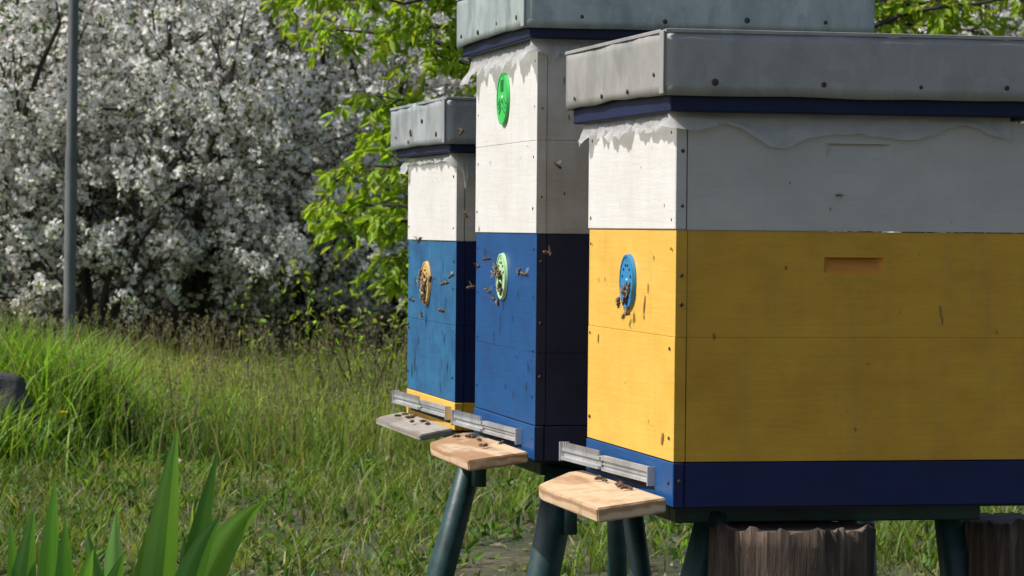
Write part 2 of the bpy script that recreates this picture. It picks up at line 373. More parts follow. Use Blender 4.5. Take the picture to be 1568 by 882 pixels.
for (bx,bz,by) in brs:
    z0=min(max(bz-.25-rng.uniform(0,.4),.55),3.4); A=np.array([0,0,z0]); B=np.array([bx,by,bz])
    Mid=(A+B)/2+np.array([0,0,.28]); t=np.linspace(0,1,12)[:,None]
    P=(1-t)**2*A+2*t*(1-t)*Mid+t**2*B+rng.normal(0,.01,(12,3)); paths.append((P,np.linspace(.022,.003,12)))
    for j in range(3,12):
        for q in range(3 if j<10 else 5):
            d=norm(rng.normal(0,1,3)*np.array([1,1,.5])+norm(B-A)*.7+np.array([0,0,-.15])); L=rng.uniform(.06,.20)
            tt=np.linspace(0,1,5)[:,None]; Q=P[j]+d*L*tt+np.array([0,0,-.35])*L*tt**2
            paths.append((Q,np.linspace(.003,.001,5)))
            for f in (.35,.6,.8,1.0):
                pp=P[j]+d*L*f+np.array([0,0,-.35*L*f*f])
                for _ in range(3): twP.append(pp); twD.append(d*.6+rng.normal(0,.5,3)+np.array([0,0,-.65]))
Vb,Fb=tube_np(paths,5); me=np_mesh('trunk_and_branches',Vb,Fb); smooth(me); add_obj('trunk_and_branches',me,e,[M_bark])
twP=np.array(twP); twD=np.array(twD); n=len(twP)
V,F,C=leaf_geo(twP+rng.normal(0,.008,(n,3)),twD,rng.uniform(.032,.072,n),rng.uniform(.015,.030,n),gcol(n,(.29,.41,.045),.22,.0))
add_obj('leaf_crown',np_mesh('leaf_crown',V,F,C),e,[M_leaf])
# young shrub shoots left of the far hive
for (sx,sy,cnt,hh) in ((-.55,12.6,10,.85),(-.75,13.5,8,.7),(-1.05,13.9,5,.6),(-.35,11.6,5,.5)):
    e=empty('young_shrub',(sx,sy,0)); paths=[];P_=[];D_=[]
    for i in range(cnt):
        b=rng.normal(0,.09,2); d=np.array([rng.normal(0,.28),rng.normal(0,.2),1.]); h=hh*rng.uniform(.6,1.15); t=np.linspace(0,1,8)[:,None]
        Q=np.array([b[0],b[1],-.02])+d*h*t+rng.normal(0,.008,(8,3)); paths.append((Q,np.linspace(.005,.0015,8)))
        for j in range(2,8):
            for _ in range(4): P_.append(Q[j]+rng.normal(0,.02,3)); D_.append(rng.normal(0,1,3)+np.array([0,0,.3]))
    Vb,Fb=tube_np(paths,5); add_obj('stems',np_mesh('stems',Vb,Fb),e,[M_bark]); n=len(P_)
    V,F,C=leaf_geo(np.array(P_),np.array(D_),rng.uniform(.015,.045,n),rng.uniform(.01,.02,n),gcol(n,(.24,.35,.045),.25,0)); add_obj('leaves',np_mesh('leaves',V,F,C),e,[M_leaf])
# distant tree line
n=44000; cx=rng.uniform(-13,13,260); cy=rng.uniform(25,35,260); cz=rng.uniform(0,8.5,260); k=rng.integers(0,260,n)
P=np.stack([cx[k]+rng.normal(0,.75,n),cy[k]+rng.normal(0,.8,n),np.abs(cz[k]+rng.normal(0,.6,n))],-1)
cc=np.array([.080,.115,.052])[None]*(.5+1.0*rng.random(260))[k][:,None]
lg=leaf_geo(P,rng.normal(size=(n,3)),rng.uniform(.10,.20,n),rng.uniform(.07,.13,n),cc*(1+rng.normal(0,.2,(n,1))))
n=34000; P2=np.stack([rng.uniform(-13,13,n),rng.uniform(21,25,n),rng.random(n)**1.3*1.9],-1)
lg2=leaf_geo(P2,rng.normal(size=(n,3)),rng.uniform(.05,.12,n),rng.uniform(.03,.07,n),gcol(n,(.024,.030,.015),.3,.02))
V,F,C=join_geo([lg,lg2]); tl=add_obj('distant_tree_line',np_mesh('distant_tree_line',V,F,C),None,[M_forest])
paths=[]
for i in range(46):
    x,y=rng.uniform(-12,12),rng.uniform(24,34); p=[np.array([x,y,-.1])]
    for j in range(7): p.append(p[-1]+np.array([rng.normal(0,.12),rng.normal(0,.12),1.2]))
    paths.append((p,np.linspace(.13,.04,8)))
for i in range(700):
    x,y=rng.uniform(-5,3.5),rng.uniform(17.2,20.8); L=rng.uniform(.3,.9); d=norm(np.array([rng.normal(0,.6),rng.normal(0,.5),rng.uniform(.3,1.2)]))
    t=np.linspace(0,1,5)[:,None]; paths.append((np.array([x,y,0])+d*L*t+rng.normal(0,.02,(5,3)),np.linspace(.006,.002,5)))
Vb,Fb=tube_np(paths,5); add_obj('trunks',np_mesh('trunks',Vb,Fb),tl,[M_bark])

# ---------------------------------------------------------------- iris plant
e=empty('iris_plant',(0,4.0,0))
def sword(pts,w,col,tw):
    pts=[Vector(p) for p in pts]; n=18; Vv=[];Cc=[]
    for i in range(n):
        t=i/(n-1); a,b,c=pts; p=a*(1-t)**2+b*2*t*(1-t)+c*t*t; d=(b-a)*(1-t)+(c-b)*t; d.normalize()
        s=Vector((math.cos(tw+.25*t),math.sin(tw+.25*t),0)); s=(s-d*s.dot(d)).normalized(); nn=s.cross(d)
        ww=w*.5*(.8+.3*t if t<.62 else .986*max(0,(1-((t-.62)/.38)**1.8))+.01)
        Vv+= [p-s*ww, p-s*ww*.45+nn*ww*.12, p+nn*ww*.28, p+s*ww*.45+nn*ww*.12, p+s*ww]
        for q in range(5): Cc.append(np.array(col)*1.3*(1+.18*math.sin(q*2.1+i*.3)))
    Fv=[]
    for i in range(n-1):
        for q in range(4): Fv.append([i*5+q,i*5+q+1,i*5+q+6,i*5+q+5])
    return np.array([list(v) for v in Vv]),np.array(Fv),np.array(Cc)
irs=[((-.485,0,0),(-.480,0,.35),(-.440,.02,.635),.050,(.12,.25,.05),.2),
 ((-.45,.03,0),(-.45,.0,.34),(-.384,.0,.604),.044,(.03,.08,.025),.5),
 ((-.46,-.02,0),(-.45,0,.46),(-.320,-.03,.542),.048,(.12,.25,.04),-.2),
 ((-.47,-.05,0),(-.46,-.05,.42),(-.375,-.03,.525),.042,(.07,.17,.035),.1),
 ((-.60,0,0),(-.62,0,.33),(-.600,.02,.568),.046,(.06,.15,.035),.7),
 ((-.62,.02,0),(-.67,0,.30),(-.628,.02,.525),.048,(.10,.22,.05),.2),
 ((-.56,.02,0),(-.59,0,.30),(-.584,.0,.515),.042,(.07,.17,.035),.4),
 ((-.53,.02,0),(-.53,0,.30),(-.520,.02,.522),.046,(.10,.21,.05),-.5),
 ((-.50,-.03,0),(-.50,0,.30),(-.478,.02,.505),.042,(.06,.14,.03),.5),
 ((-.50,.03,0),(-.52,0,.28),(-.558,.02,.498),.046,(.09,.20,.04),.1),
 ((-.64,-.03,0),(-.68,0,.28),(-.70,.02,.488),.046,(.10,.21,.04),.1),
 ((-.66,.03,0),(-.64,0,.30),(-.660,.02,.515),.038,(.06,.15,.03),.8),
 ((-.43,.04,0),(-.42,0,.28),(-.43,.02,.49),.040,(.08,.18,.04),-.1),
 ((-.72,.05,0),(-.75,.0,.34),(-.86,.02,.45),.044,(.07,.17,.03),.0),
 ((-.60,-.05,0),(-.60,.0,.32),(-.54,-.05,.48),.044,(.11,.23,.045),.15),
 ((-.55,-.06,0),(-.56,-.02,.34),(-.50,-.05,.475),.044,(.09,.20,.04),.0)]
V,F,C=join_geo([sword(a[:3],a[3],a[4],a[5]) for a in irs]); me=np_mesh('iris_leaves',V,F,C); smooth(me); add_obj('leaves',me,e,[M_iris])

# ---------------------------------------------------------------- pole, boulder, stumps, dandelion
bm=bmesh.new()
bmesh.ops.create_cone(bm,cap_ends=True,segments=20,radius1=.0235,radius2=.0225,depth=3.2,matrix=Matrix.Translation((0,0,2.6)))
bmesh.ops.create_cone(bm,cap_ends=True,segments=20,radius1=.027,radius2=.027,depth=.12,matrix=Matrix.Translation((0,0,1.16)))
bmesh.ops.create_cone(bm,cap_ends=True,segments=20,radius1=.0265,radius2=.0265,depth=1.2,matrix=Matrix.Translation((0,0,.5)))
me=from_bm('metal_pole',bm); po=add_obj('metal_pole',me,None,[M_pole]); po.location=(-1.905,13.1,0); po.rotation_euler=(0,math.radians(.4),0)
def rough_cyl(name,r,h,mats,seed,segs=96,rows=20,ridge=.09):
    V=[];F=[]
    for j in range(rows):
        for i in range(segs):
            a=2*math.pi*i/segs; z=h*j/(rows-1)
            k=1+ridge*mnoise.noise(Vector((math.cos(a)*4+seed,math.sin(a)*4,z*4)))+ridge*.9*mnoise.noise(Vector((math.cos(a)*14,math.sin(a)*14+seed,z*3)))+ .12*mnoise.noise(Vector((math.cos(a),math.sin(a),seed)))
            zz=z+(.012*mnoise.noise(Vector((math.cos(a)*3,math.sin(a)*3,seed)))+.008*mnoise.noise(Vector((math.cos(a)*14,math.sin(a)*14,seed))) if j==rows-1 else 0)
            V.append((r*k*math.cos(a),r*k*math.sin(a),zz))
    for j in range(rows-1):
        for i in range(segs): F.append((j*segs+i,j*segs+(i+1)%segs,(j+1)*segs+(i+1)%segs,(j+1)*segs+i))
    c=len(V); V.append((0,0,h-.004)); top=(rows-1)*segs
    inner=[]
    for i in range(segs):
        v=V[top+i]; V.append((v[0]*.86,v[1]*.86,h-.002)); inner.append(len(V)-1)
    nb=len(F)
    for i in range(segs): F.append((top+i,top+(i+1)%segs,inner[(i+1)%segs],inner[i]))
    for i in range(segs): F.append((inner[i],inner[(i+1)%segs],c))
    V.append((0,0,0)); b=len(V)-1
    for i in range(segs): F.append(((i+1)%segs,i,b))
    me=bpy.data.meshes.new(name); me.from_pydata(V,[],F); smooth(me)
    o=add_obj(name,me,None,mats)
    for i,p in enumerate(me.polygons):
        if i>=nb: p.material_index=1; p.use_smooth=False
    return o
M_rock=plain('boulder_stone',(.06,.058,.055),.9,0,9,.5,.8,.02)
bm=bmesh.new(); bmesh.ops.create_icosphere(bm,subdivisions=4,radius=1)
for v in bm.verts:
    k=1+.28*mnoise.noise(v.co*1.3)+.12*mnoise.noise(v.co*3.5)+.04*mnoise.noise(v.co*11); v.co=Vector((v.co.x*.27*k,v.co.y*.2*k,v.co.z*.20*k))
me=from_bm('boulder',bm); smooth(me); rk=add_obj('boulder',me,None,[M_rock]); rk.location=(-1.93,10.9,.19)
s1=rough_cyl('tree_stump',.116,.474,[M_stump,M_stumptop],1); s1.location=(.412,4.42,0)
s2=rough_cyl('tree_stump',.10,.470,[M_stump,M_stumptop],8); s2.location=(.775,4.60,0)
M_dand=plain('dandelion_yellow',(.75,.55,.02),.7); M_dst=plain('dandelion_stem',(.12,.18,.05),.7)
for (x,y,h) in ((-1.60,10.9,.17),):
    bm=bmesh.new()
    bmesh.ops.create_cone(bm,segments=6,radius1=.0018,radius2=.0016,depth=h,matrix=Matrix.Translation((0,0,h/2))); nb=len(bm.faces)
    for i in range(26):
        a=i*2.4; r=.003+.0004*i; mtx=Matrix.Translation((r*math.cos(a),r*math.sin(a),h))@Matrix.Rotation(a,4,'Z')@Matrix.Rotation(.5+i*.03,4,'Y')
        bmesh.ops.create_cone(bm,segments=4,radius1=.0022,radius2=.0008,depth=.010,matrix=mtx)
    bm.faces.ensure_lookup_table()
    for f in bm.faces[:nb]: f.material_index=1
    d=add_obj('dandelion',from_bm('dandelion',bm),None,[M_dand,M_dst]); d.location=(x,y,float(terr(x,y)))

# ---------------------------------------------------------------- hives
H=.9  # eye level
def pocket_board(name,x0,x1,y0,y1,z0,z1,pk,mats,parent):
    a,b,c,d,dep=pk; xs=[x0,a,b,x1]; zs=[z0,c,d,z1]; bm=bmesh.new()
    g={(i,j):bm.verts.new((xs[i],y0,zs[j])) for i in range(4) for j in range(4)}
    for i in range(3):
        for j in range(3):
            if (i,j)!=(1,1): bm.faces.new([g[i,j],g[i+1,j],g[i+1,j+1],g[i,j+1]])
    tl=bm.verts.new((a+.012,y0+dep,d)); tr=bm.verts.new((b-.012,y0+dep,d))
    bl=bm.verts.new((a+.004,y0+.0015,c+.002)); br=bm.verts.new((b-.004,y0+.0015,c+.002))
    fs=[[g[1,1],g[2,1],br,bl],[bl,br,tr,tl],[tl,tr,g[2,2],g[1,2]],[g[1,1],bl,tl,g[1,2]],[g[2,1],g[2,2],tr,br]]
    for f in fs: q=bm.faces.new(f); q.material_index=1
    B=[bm.verts.new(p) for p in ((x0,y1,z0),(x1,y1,z0),(x1,y1,z1),(x0,y1,z1))]
    bm.faces.new([B[3],B[2],B[1],B[0]])
    bm.faces.new([B[0],B[1],g[3,0],g[2,0],g[1,0],g[0,0]]); bm.faces.new([g[0,3],g[1,3],g[2,3],g[3,3],B[2],B[3]])
    bm.faces.new([B[3],B[0],g[0,0],g[0,1],g[0,2],g[0,3]]); bm.faces.new([B[1],B[2],g[3,3],g[3,2],g[3,1],g[3,0]])
    return add_obj(name,from_bm(name,bm),parent,mats)
def section(par,nm,z0,z1,L,W,mF,mS,seams=(),pocket=None,off=0,pmat=None):
    zs=[z0]+list(seams)+[z1]; T=.017
    for i in range(len(zs)-1):
        a=zs[i]+(.00015 if i else .0008); b=zs[i+1]-(.00015 if i<len(zs)-2 else .0006); j=random.uniform(-.0005,.0005)
        bv=.0006 if len(zs)>2 else .0014
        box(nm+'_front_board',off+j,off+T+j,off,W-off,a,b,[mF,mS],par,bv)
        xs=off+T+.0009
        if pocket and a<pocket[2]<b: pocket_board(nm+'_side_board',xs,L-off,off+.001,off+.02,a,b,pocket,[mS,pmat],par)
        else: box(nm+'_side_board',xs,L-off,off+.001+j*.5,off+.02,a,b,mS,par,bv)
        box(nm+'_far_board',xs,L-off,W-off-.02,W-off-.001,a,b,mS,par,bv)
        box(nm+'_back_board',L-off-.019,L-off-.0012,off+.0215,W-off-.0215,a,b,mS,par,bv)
    box(nm+'_inner',off+.014,L-off-.021,off+.0185,W-off-.0215,z0+.003,z1-.003,M_dark,par,0)
def nails(par,nm,pts,r=.0026,mat=None):
    bm=bmesh.new()
    for p,ax in pts:
        sc={'x':(.35,1,1),'y':(1,.35,1)}[ax]; p=Vector(p)+Vector((0,random.uniform(-.004,.004) if ax=='x' else 0,random.uniform(-.006,.006)))
        bmesh.ops.create_uvsphere(bm,u_segments=10,v_segments=6,radius=r*random.uniform(.75,1.25),matrix=Matrix.Translation(p)@Matrix.Diagonal((*sc,1)))
    me=from_bm(nm,bm); smooth(me); return add_obj(nm,me,par,[mat or M_nail])
def marks(par,nm,pts,mat):
    # chips, gouges and bee droppings: thin irregular slivers lying on the boards. (axis, u, z, length, width, tilt, offset)
    bm=bmesh.new()
    for ax,u,z,l,w,tl,o in pts:
        n=12; vs=[]
        for i in range(n):
            a=2*math.pi*i/n; rr=1+.35*mnoise.noise(Vector((u*90+math.cos(a)*1.5,z*90+math.sin(a)*1.5,l*50)))
            p=math.cos(a)*w*.5*rr; q=math.sin(a)*l*.5*rr; pu=p*math.cos(tl)-q*math.sin(tl); pz=p*math.sin(tl)+q*math.cos(tl)
            vs.append(bm.verts.new((-.0006+o,u+pu,z+pz) if ax=='x' else (u+pu,-.0006+o,z+pz)))
        bm.faces.new(vs if ax=='y' else vs[::-1])
    return add_obj(nm,from_bm(nm,bm),par,[mat])
def roof(par,x0,x1,y0,y1,z0,z1,mat,seed,nailpts,fz=.022):
    def grid(o,u,v,nn,nu,nv,amp,bend=0):
        o,u,v,nn=map(Vector,(o,u,v,nn)); Vv=[];Ff=[]
        for j in range(nv+1):
            for i in range(nu+1):
                s,t=i/nu,j/nv; w=math.sin(math.pi*s)**.5 if 0<s<1 else 0
                p=o+u*s+v*t; d=mnoise.noise(p*9+Vector((seed,0,0)))*amp*w+mnoise.noise(p*30+Vector((0,seed,0)))*amp*.3*w
                p=p+nn*d
                if t==0: p.z+=mnoise.noise(Vector((s*5,seed,nn.x*3)))*.003*w+bend*s*(1-s)
                Vv.append(p)
        for j in range(nv):
            for i in range(nu): Ff.append((j*(nu+1)+i,j*(nu+1)+i+1,(j+1)*(nu+1)+i+1,(j+1)*(nu+1)+i))
        return Vv,Ff
    hx,hy,hz=x1-x0,y1-y0,z1-z0; Vv=[];Ff=[]
    for g in (grid((x0,y0,z0),(hx,0,0),(0,0,hz),(0,-1,0),30,6,.0025),grid((x0,y1,z0),(0,-hy,0),(0,0,hz),(-1,0,0),30,6,.005,.012),
              grid((x1,y0,z0),(0,hy,0),(0,0,hz),(1,0,0),20,5,.004),grid((x1,y1,z0),(-hx,0,0),(0,0,hz),(0,1,0),20,5,.004),
              grid((x0,y0,z1),(hx,0,0),(0,hy,0),(0,0,1),24,24,.003)):
        o=len(Vv); Vv+=g[0]; Ff+=[tuple(i+o for i in f) for f in g[1]]
    me=bpy.data.meshes.new('metal_cover'); me.from_pydata([tuple(v) for v in Vv],[],Ff); smooth(me)
    o=add_obj('metal_cover',me,par,[mat]); sm=o.modifiers.new('s','SOLIDIFY'); sm.thickness=.0015; sm.offset=-1
    box('corner_fold',x0-.0035,x0-.0005,y0-.0012,y0+.020,z0+.002,z1-.001,mat,par,.0008)
    for nm,a in (('hem_side',(x0,x1,y0-.0022,y0-.0003,z1-.004,z1+.0015)),('hem_front',(x0-.0022,x0-.0003,y0+.021,y1,z1-.004,z1+.0015))): box(nm,*a,mat,par,.0007)
    i=.010
    box('roof_frame',x0+i,x1-i,y0+i,y1-i,z0-fz,z1-.012,M_navy,par,.002)
    nails(par,'roof_nails',nailpts,.0042)
def film(par,L,W,zt,seed,drops=(.020,.035),flare=.02,sideL=.35,far_flap=0):
    NF=110; cols=[];us=np.linspace(W+.012,-.004,NF)
    for u in us: cols.append((('f'),u))
    for s in np.linspace(.006,sideL,70): cols.append(('s',s))
    rows=8; Vv=[];Ff=[]
    for k,(typ,u) in enumerate(cols):
        nz=mnoise.noise(Vector((k*.085,seed,0))); nz2=mnoise.noise(Vector((k*.33,seed,3))); nz3=mnoise.noise(Vector((k*.08,seed,7)))
        if typ=='f':
            dr=drops[0]*(1+.8*nz+.32*nz2)+(.016 if k<9 else 0)*far_flap; fl=flare*(.6+.8*nz+.2*nz2)+(.012*far_flap if k<8 else 0)
            if k>NF-14: fl+=.016*(k-NF+14)/14; dr*=1-.3*(k-NF+14)/14
        else:
            s=k-NF; dr=drops[1]*(1+1.1*nz3+.15*nz2)*max(.15,1-.35*(s/70)); fl=.004+.008*abs(nz)+(.022*(1-s/10) if s<10 else 0)
            if s<10: dr*=.6+.04*s
        for r in range(rows):
            t=r/(rows-1); z=zt+.004-(dr+.004)*t; o=.004+fl*t**1.3+.006*mnoise.noise(Vector((k*.2,t*3,seed)))*(.3+t)
            Vv.append((-max(o,.0015),u,z) if typ=='f' else ((u-(.020*(1-(k-NF)/3) if k<NF+3 else 0)),-max(o,.0012)*.8,z))
    for k in range(len(cols)-1):
        for r in range(rows-1):
            a=k*rows+r; Ff.append((a,a+1,a+rows+1,a+rows))
    me=bpy.data.meshes.new('cover_film'); me.from_pydata(Vv,[],Ff); smooth(me); return add_obj('cover_film',me,par,[M_film])
def disc(par,y,z,mat,r,x=0,kind=0):
    bm=bmesh.new()
    bmesh.ops.create_cone(bm,cap_ends=True,segments=48,radius1=r,radius2=r*.97,depth=.004,matrix=Matrix.Translation((x-.0025,y,z))@Matrix.Rotation(-math.pi/2,4,'Y'))
    for i in range(48):
        a=2*math.pi*i/48
        bmesh.ops.create_cube(bm,size=1,matrix=Matrix.Translation((x-.0050,y+math.cos(a)*r*.93,z+math.sin(a)*r*.93))@Matrix.Rotation(a,4,'X')@Matrix.Diagonal((.0014,r*.07,r*.14,1)))
    bmesh.ops.create_cone(bm,cap_ends=True,segments=16,radius1=r*.17,radius2=r*.12,depth=.003,matrix=Matrix.Translation((x-.0055,y,z))@Matrix.Rotation(-math.pi/2,4,'Y'))
    add_obj('entrance_disc',from_bm('entrance_disc',bm),par,[mat])
    bm=bmesh.new()
    if kind==0:
        bmesh.ops.create_cone(bm,cap_ends=True,segments=24,radius1=r*.27,radius2=r*.27,depth=.0012,matrix=Matrix.Translation((x-.0051,y,z-r*.55))@Matrix.Rotation(-math.pi/2,4,'Y'))
        for i in range(6):
            a=math.pi*(.1+.8*i/5)
            bmesh.ops.create_cone(bm,cap_ends=True,segments=10,radius1=r*.05,radius2=r*.05,depth=.0012,matrix=Matrix.Translation((x-.0051,y+math.cos(a)*r*.6,z+math.sin(a)*r*.6))@Matrix.Rotation(-math.pi/2,4,'Y'))
    else:
        for q in range(3):
            for s in (-.09,.0,.09):
                a=math.pi/2+q*2*math.pi/3
                bmesh.ops.create_cube(bm,size=1,matrix=Matrix.Translation((x-.0051,y,z))@Matrix.Rotation(a,4,'X')@Matrix.Translation((0,r*.5,s*r*2.2))@Matrix.Diagonal((.0012,r*.45,r*.07,1)))
    add_obj('disc_openings',from_bm('disc_openings',bm),par,[M_dark if kind==0 else M_plGd])
    nails(par,'disc_screw',[((x-.0045,y,z+r*.8),'x')],.0022)
def rail(par,y0,y1,z0,z1,xo0,xo1,split):
    bm=bmesh.new()
    def bx(ya,yb,za,zb,xa,xb):
        xm=xo0+(xo1-xo0)*((ya+yb)/2-y0)/(y1-y0); ang=math.atan2(-(xo1-xo0),(y1-y0))
        bmesh.ops.create_cube(bm,size=1,matrix=Matrix.Translation((xm+(xa+xb)/2,(ya+yb)/2,(za+zb)/2))@Matrix.Rotation(ang,4,'Z')@Matrix.Diagonal((abs(xb-xa),yb-ya,zb-za,1)))
    bx(y0,split-.002,z0+.004,z1-.004,-.0016,0); bx(y0,split-.002,z1-.008,z1-.001,-.006,.002); bx(y0,split-.002,z0+.004,z0+.0085,-.005,0)
    bx(y0,split-.002,z0+.013,z0+.0155,-.004,0)
    bx(split,y1,z0+.010,z1-.002,-.0014-.003,-.003); bx(split,y1,z0+.006,z0+.011,-.010,-.003); bx(split,y1,z1-.008,z1-.003,-.008,-.003)
    n=18
    for i in range(n):
        yy=split+.008+(y1-split-.02)*i/(n-1); bx(yy,yy+.0042,z1-.003,z1+.006,-.008,-.0045)
    bx(y1-.003,y1,z0+.004,z1+.006,-.012,.004); bx(y0,y0+.003,z0,z1,-.008,.004)
    add_obj('entrance_reducer',from_bm('entrance_reducer',bm),par,[M_alu])
    box('entrance_slot',-.0012,.004,y0+.01,min(y1-.04,.50),z0-.006,z0+.012,M_dark,par,0)
def landing(par,poly,zb,zo,th,mat,xmin,rnd=.005):
    bm=bmesh.new()
    def zt(x): return zb+(zo-zb)*(x/xmin)
    top=[bm.verts.new((x,y,zt(x))) for x,y in poly]; bot=[bm.verts.new((x*.985,y,zt(x)-th)) for x,y in poly]
    bm.faces.new(top); bm.faces.new(bot[::-1]); n=len(poly)
    for i in range(n): bm.faces.new([top[i],bot[i],bot[(i+1)%n],top[(i+1)%n]])
    bmesh.ops.recalc_face_normals(bm,faces=bm.faces[:])
    bmesh.ops.bevel(bm,geom=[e for e in bm.edges],offset=.0022,segments=2,affect='EDGES')
    return add_obj('landing_board',from_bm('landing_board',bm),par,[mat])
R_=random.Random(4)
def rmarks(ax,n,u0,u1,z0,z1,lm,wm,o=0,vert=True):
    return [(ax,R_.uniform(u0,u1),R_.uniform(z0,z1),lm*R_.uniform(.3,1.2),wm*R_.uniform(.5,1.3),R_.gauss(0,.25 if vert else .9),o) for _ in range(n)]

# ---- nearest hive, yellow / white
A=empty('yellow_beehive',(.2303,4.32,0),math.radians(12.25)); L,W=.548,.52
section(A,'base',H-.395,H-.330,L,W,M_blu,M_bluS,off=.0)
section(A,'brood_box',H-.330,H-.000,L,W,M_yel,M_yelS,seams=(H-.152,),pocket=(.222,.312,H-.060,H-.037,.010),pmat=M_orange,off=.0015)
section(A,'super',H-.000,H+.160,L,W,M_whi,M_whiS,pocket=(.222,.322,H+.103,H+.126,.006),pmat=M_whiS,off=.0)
np_=[((-.0285,y,H+z),'x') for y,z in ((.02,.222),(.17,.208),(.33,.207),(.50,.21))]+[((x,-.0455,H+z),'y') for x,z in ((.045,.207),(.205,.207),(.35,.201),(.48,.204))]
roof(A,-.028,L+.03,-.040,W+.045,H+.189,H+.281,M_galvA,2,[((-.029,p[0][1],p[0][2]),'x') if p[1]=='x' else ((p[0][0],-.0405,p[0][2]),'y') for p in np_])
film(A,L,W,H+.166,3,(.024,.036),.014,.50,.3)
nails(A,'screws',[((-.0005,y,H+z),'x') for y in (.022,.50) for z in (-.022,-.165,-.295,.02,.14)]+[((.010,-.0005,H+z),'y') for z in (-.06,-.10,-.36,.03,.11)]+[((-.001,.022,H-.36),'x')],.0028)
marks(A,'bee_droppings',[('x',.17,H-.11,.030,.006,.3,.0008),('x',.15,H-.085,.018,.004,.1,.0008),('x',.06,H-.30,.020,.012,.5,.0008),('x',.45,H-.17,.014,.007,.2,.0008),('x',.12,H-.04,.008,.004,.1,.0008)]
   +rmarks('x',5,.03,.49,H-.31,H-.02,.008,.004,.0008)+rmarks('y',4,.04,.53,H-.31,H-.02,.006,.0018,.0022)+[('y',.399,H-.115,.020,.0022,.1,.0022),('y',.402,H-.128,.012,.002,-.1,.0022),('y',.165,H-.052,.006,.003,0,.0022)]
   +rmarks('y',3,.04,.5,H+.01,H+.12,.005,.002,.0007)+rmarks('x',2,.03,.49,H+.01,H+.12,.006,.003,-.0002),M_stain)
disc(A,.262,H-.078,M_plB,.042,.0015,0)
rail(A,.095,.53,H-.371,H-.343,-.004,-.030,.33)
landing(A,[(-.010,-.004),(-.112,-.006),(-.113,.34),(-.108,.385),(-.092,.41),(-.035,.495),(-.010,.495)],H-.378,H-.393,.021,M_plank,-.112)

# ---- tall hive, blue / white
B=empty('tall_blue_beehive',(.0387,5.02,0),math.radians(11.5)); L,W=.50,.53
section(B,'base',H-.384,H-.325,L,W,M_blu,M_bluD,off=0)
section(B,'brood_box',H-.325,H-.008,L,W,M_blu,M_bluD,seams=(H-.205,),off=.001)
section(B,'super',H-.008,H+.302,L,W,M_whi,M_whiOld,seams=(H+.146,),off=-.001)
roof(B,-.030,.565,-.040,W+.045,H+.328,H+.418,M_galvB,9,[((-.031,y,H+.35),'x') for y in (.03,.2,.37,.53)]+[((x,-.0405,H+.343),'y') for x in (.065,.205,.345,.48)],.016)
film(B,L,W,H+.310,11,(.034,.03),.022,.12,1.0)
disc(B,.275,H-.083,M_plP,.041,.001,0); disc(B,.268,H+.224,M_plG,.046,-.001,1)
nails(B,'screws',[((-.0008,y,H+z),'x') for y in (.02,.51) for z in (-.03,-.11,-.2,-.28,-.35,.03,.12,.2,.28)]+[((.009,-.0005,H+z),'y') for z in (-.05,-.15,-.25,.05,.2)],.0027)
marks(B,'scratches',rmarks('x',8,.05,.49,H-.31,H-.03,.018,.004,.0003),M_scr)
marks(B,'stains',rmarks('x',4,.05,.49,H+.01,H+.27,.007,.003,-.0015)+rmarks('y',5,.03,.1,H-.0,H+.28,.010,.002,-.0010),M_stain)
rail(B,.095,.53,H-.362,H-.336,-.004,-.030,.33)
landing(B,[(-.010,-.002),(-.112,-.004),(-.113,.34),(-.104,.40),(-.04,.495),(-.010,.495)],H-.366,H-.381,.018,M_plank,-.112)

# ---- far hive
Cc=empty('small_blue_beehive',(-.1077,5.78,0),math.radians(12)); L,W=.52,.52
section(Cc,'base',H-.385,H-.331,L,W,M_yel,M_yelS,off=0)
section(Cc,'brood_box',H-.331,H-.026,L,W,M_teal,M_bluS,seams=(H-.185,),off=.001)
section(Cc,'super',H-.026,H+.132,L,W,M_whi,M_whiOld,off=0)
roof(Cc,-.030,L+.03,-.045,W+.045,H+.158,H+.245,M_galvC,21,[((-.031,y,H+z),'x') for y,z in ((.05,.175),(.2,.205),(.35,.175),(.5,.19))]+[((x,-.0455,H+.175),'y') for x in (.05,.2,.35,.48)],.014)
film(Cc,L,W,H+.138,23,(.010,.045),.010,.08,1.0)
disc(Cc,.30,H-.110,M_plO,.044,.001,0)
nails(Cc,'screws',[((-.0008,y,H+z),'x') for y in (.02,.50) for z in (-.06,-.12,-.2,-.29,.0,.1)],.0027)
marks(Cc,'scratches',rmarks('x',13,.05,.48,H-.31,H-.05,.03,.005,.0003),M_scr)
marks(Cc,'stains',rmarks('x',3,.05,.49,H-.01,H+.11,.006,.003,-.0004),M_stain)
rail(Cc,.03,.50,H-.366,H-.340,-.004,-.022,.26)
landing(Cc,[(-.008,-.03),(-.072,-.03),(-.074,.46),(-.06,.49),(-.008,.49)],H-.376,H-.390,.012,M_plankG,-.072)

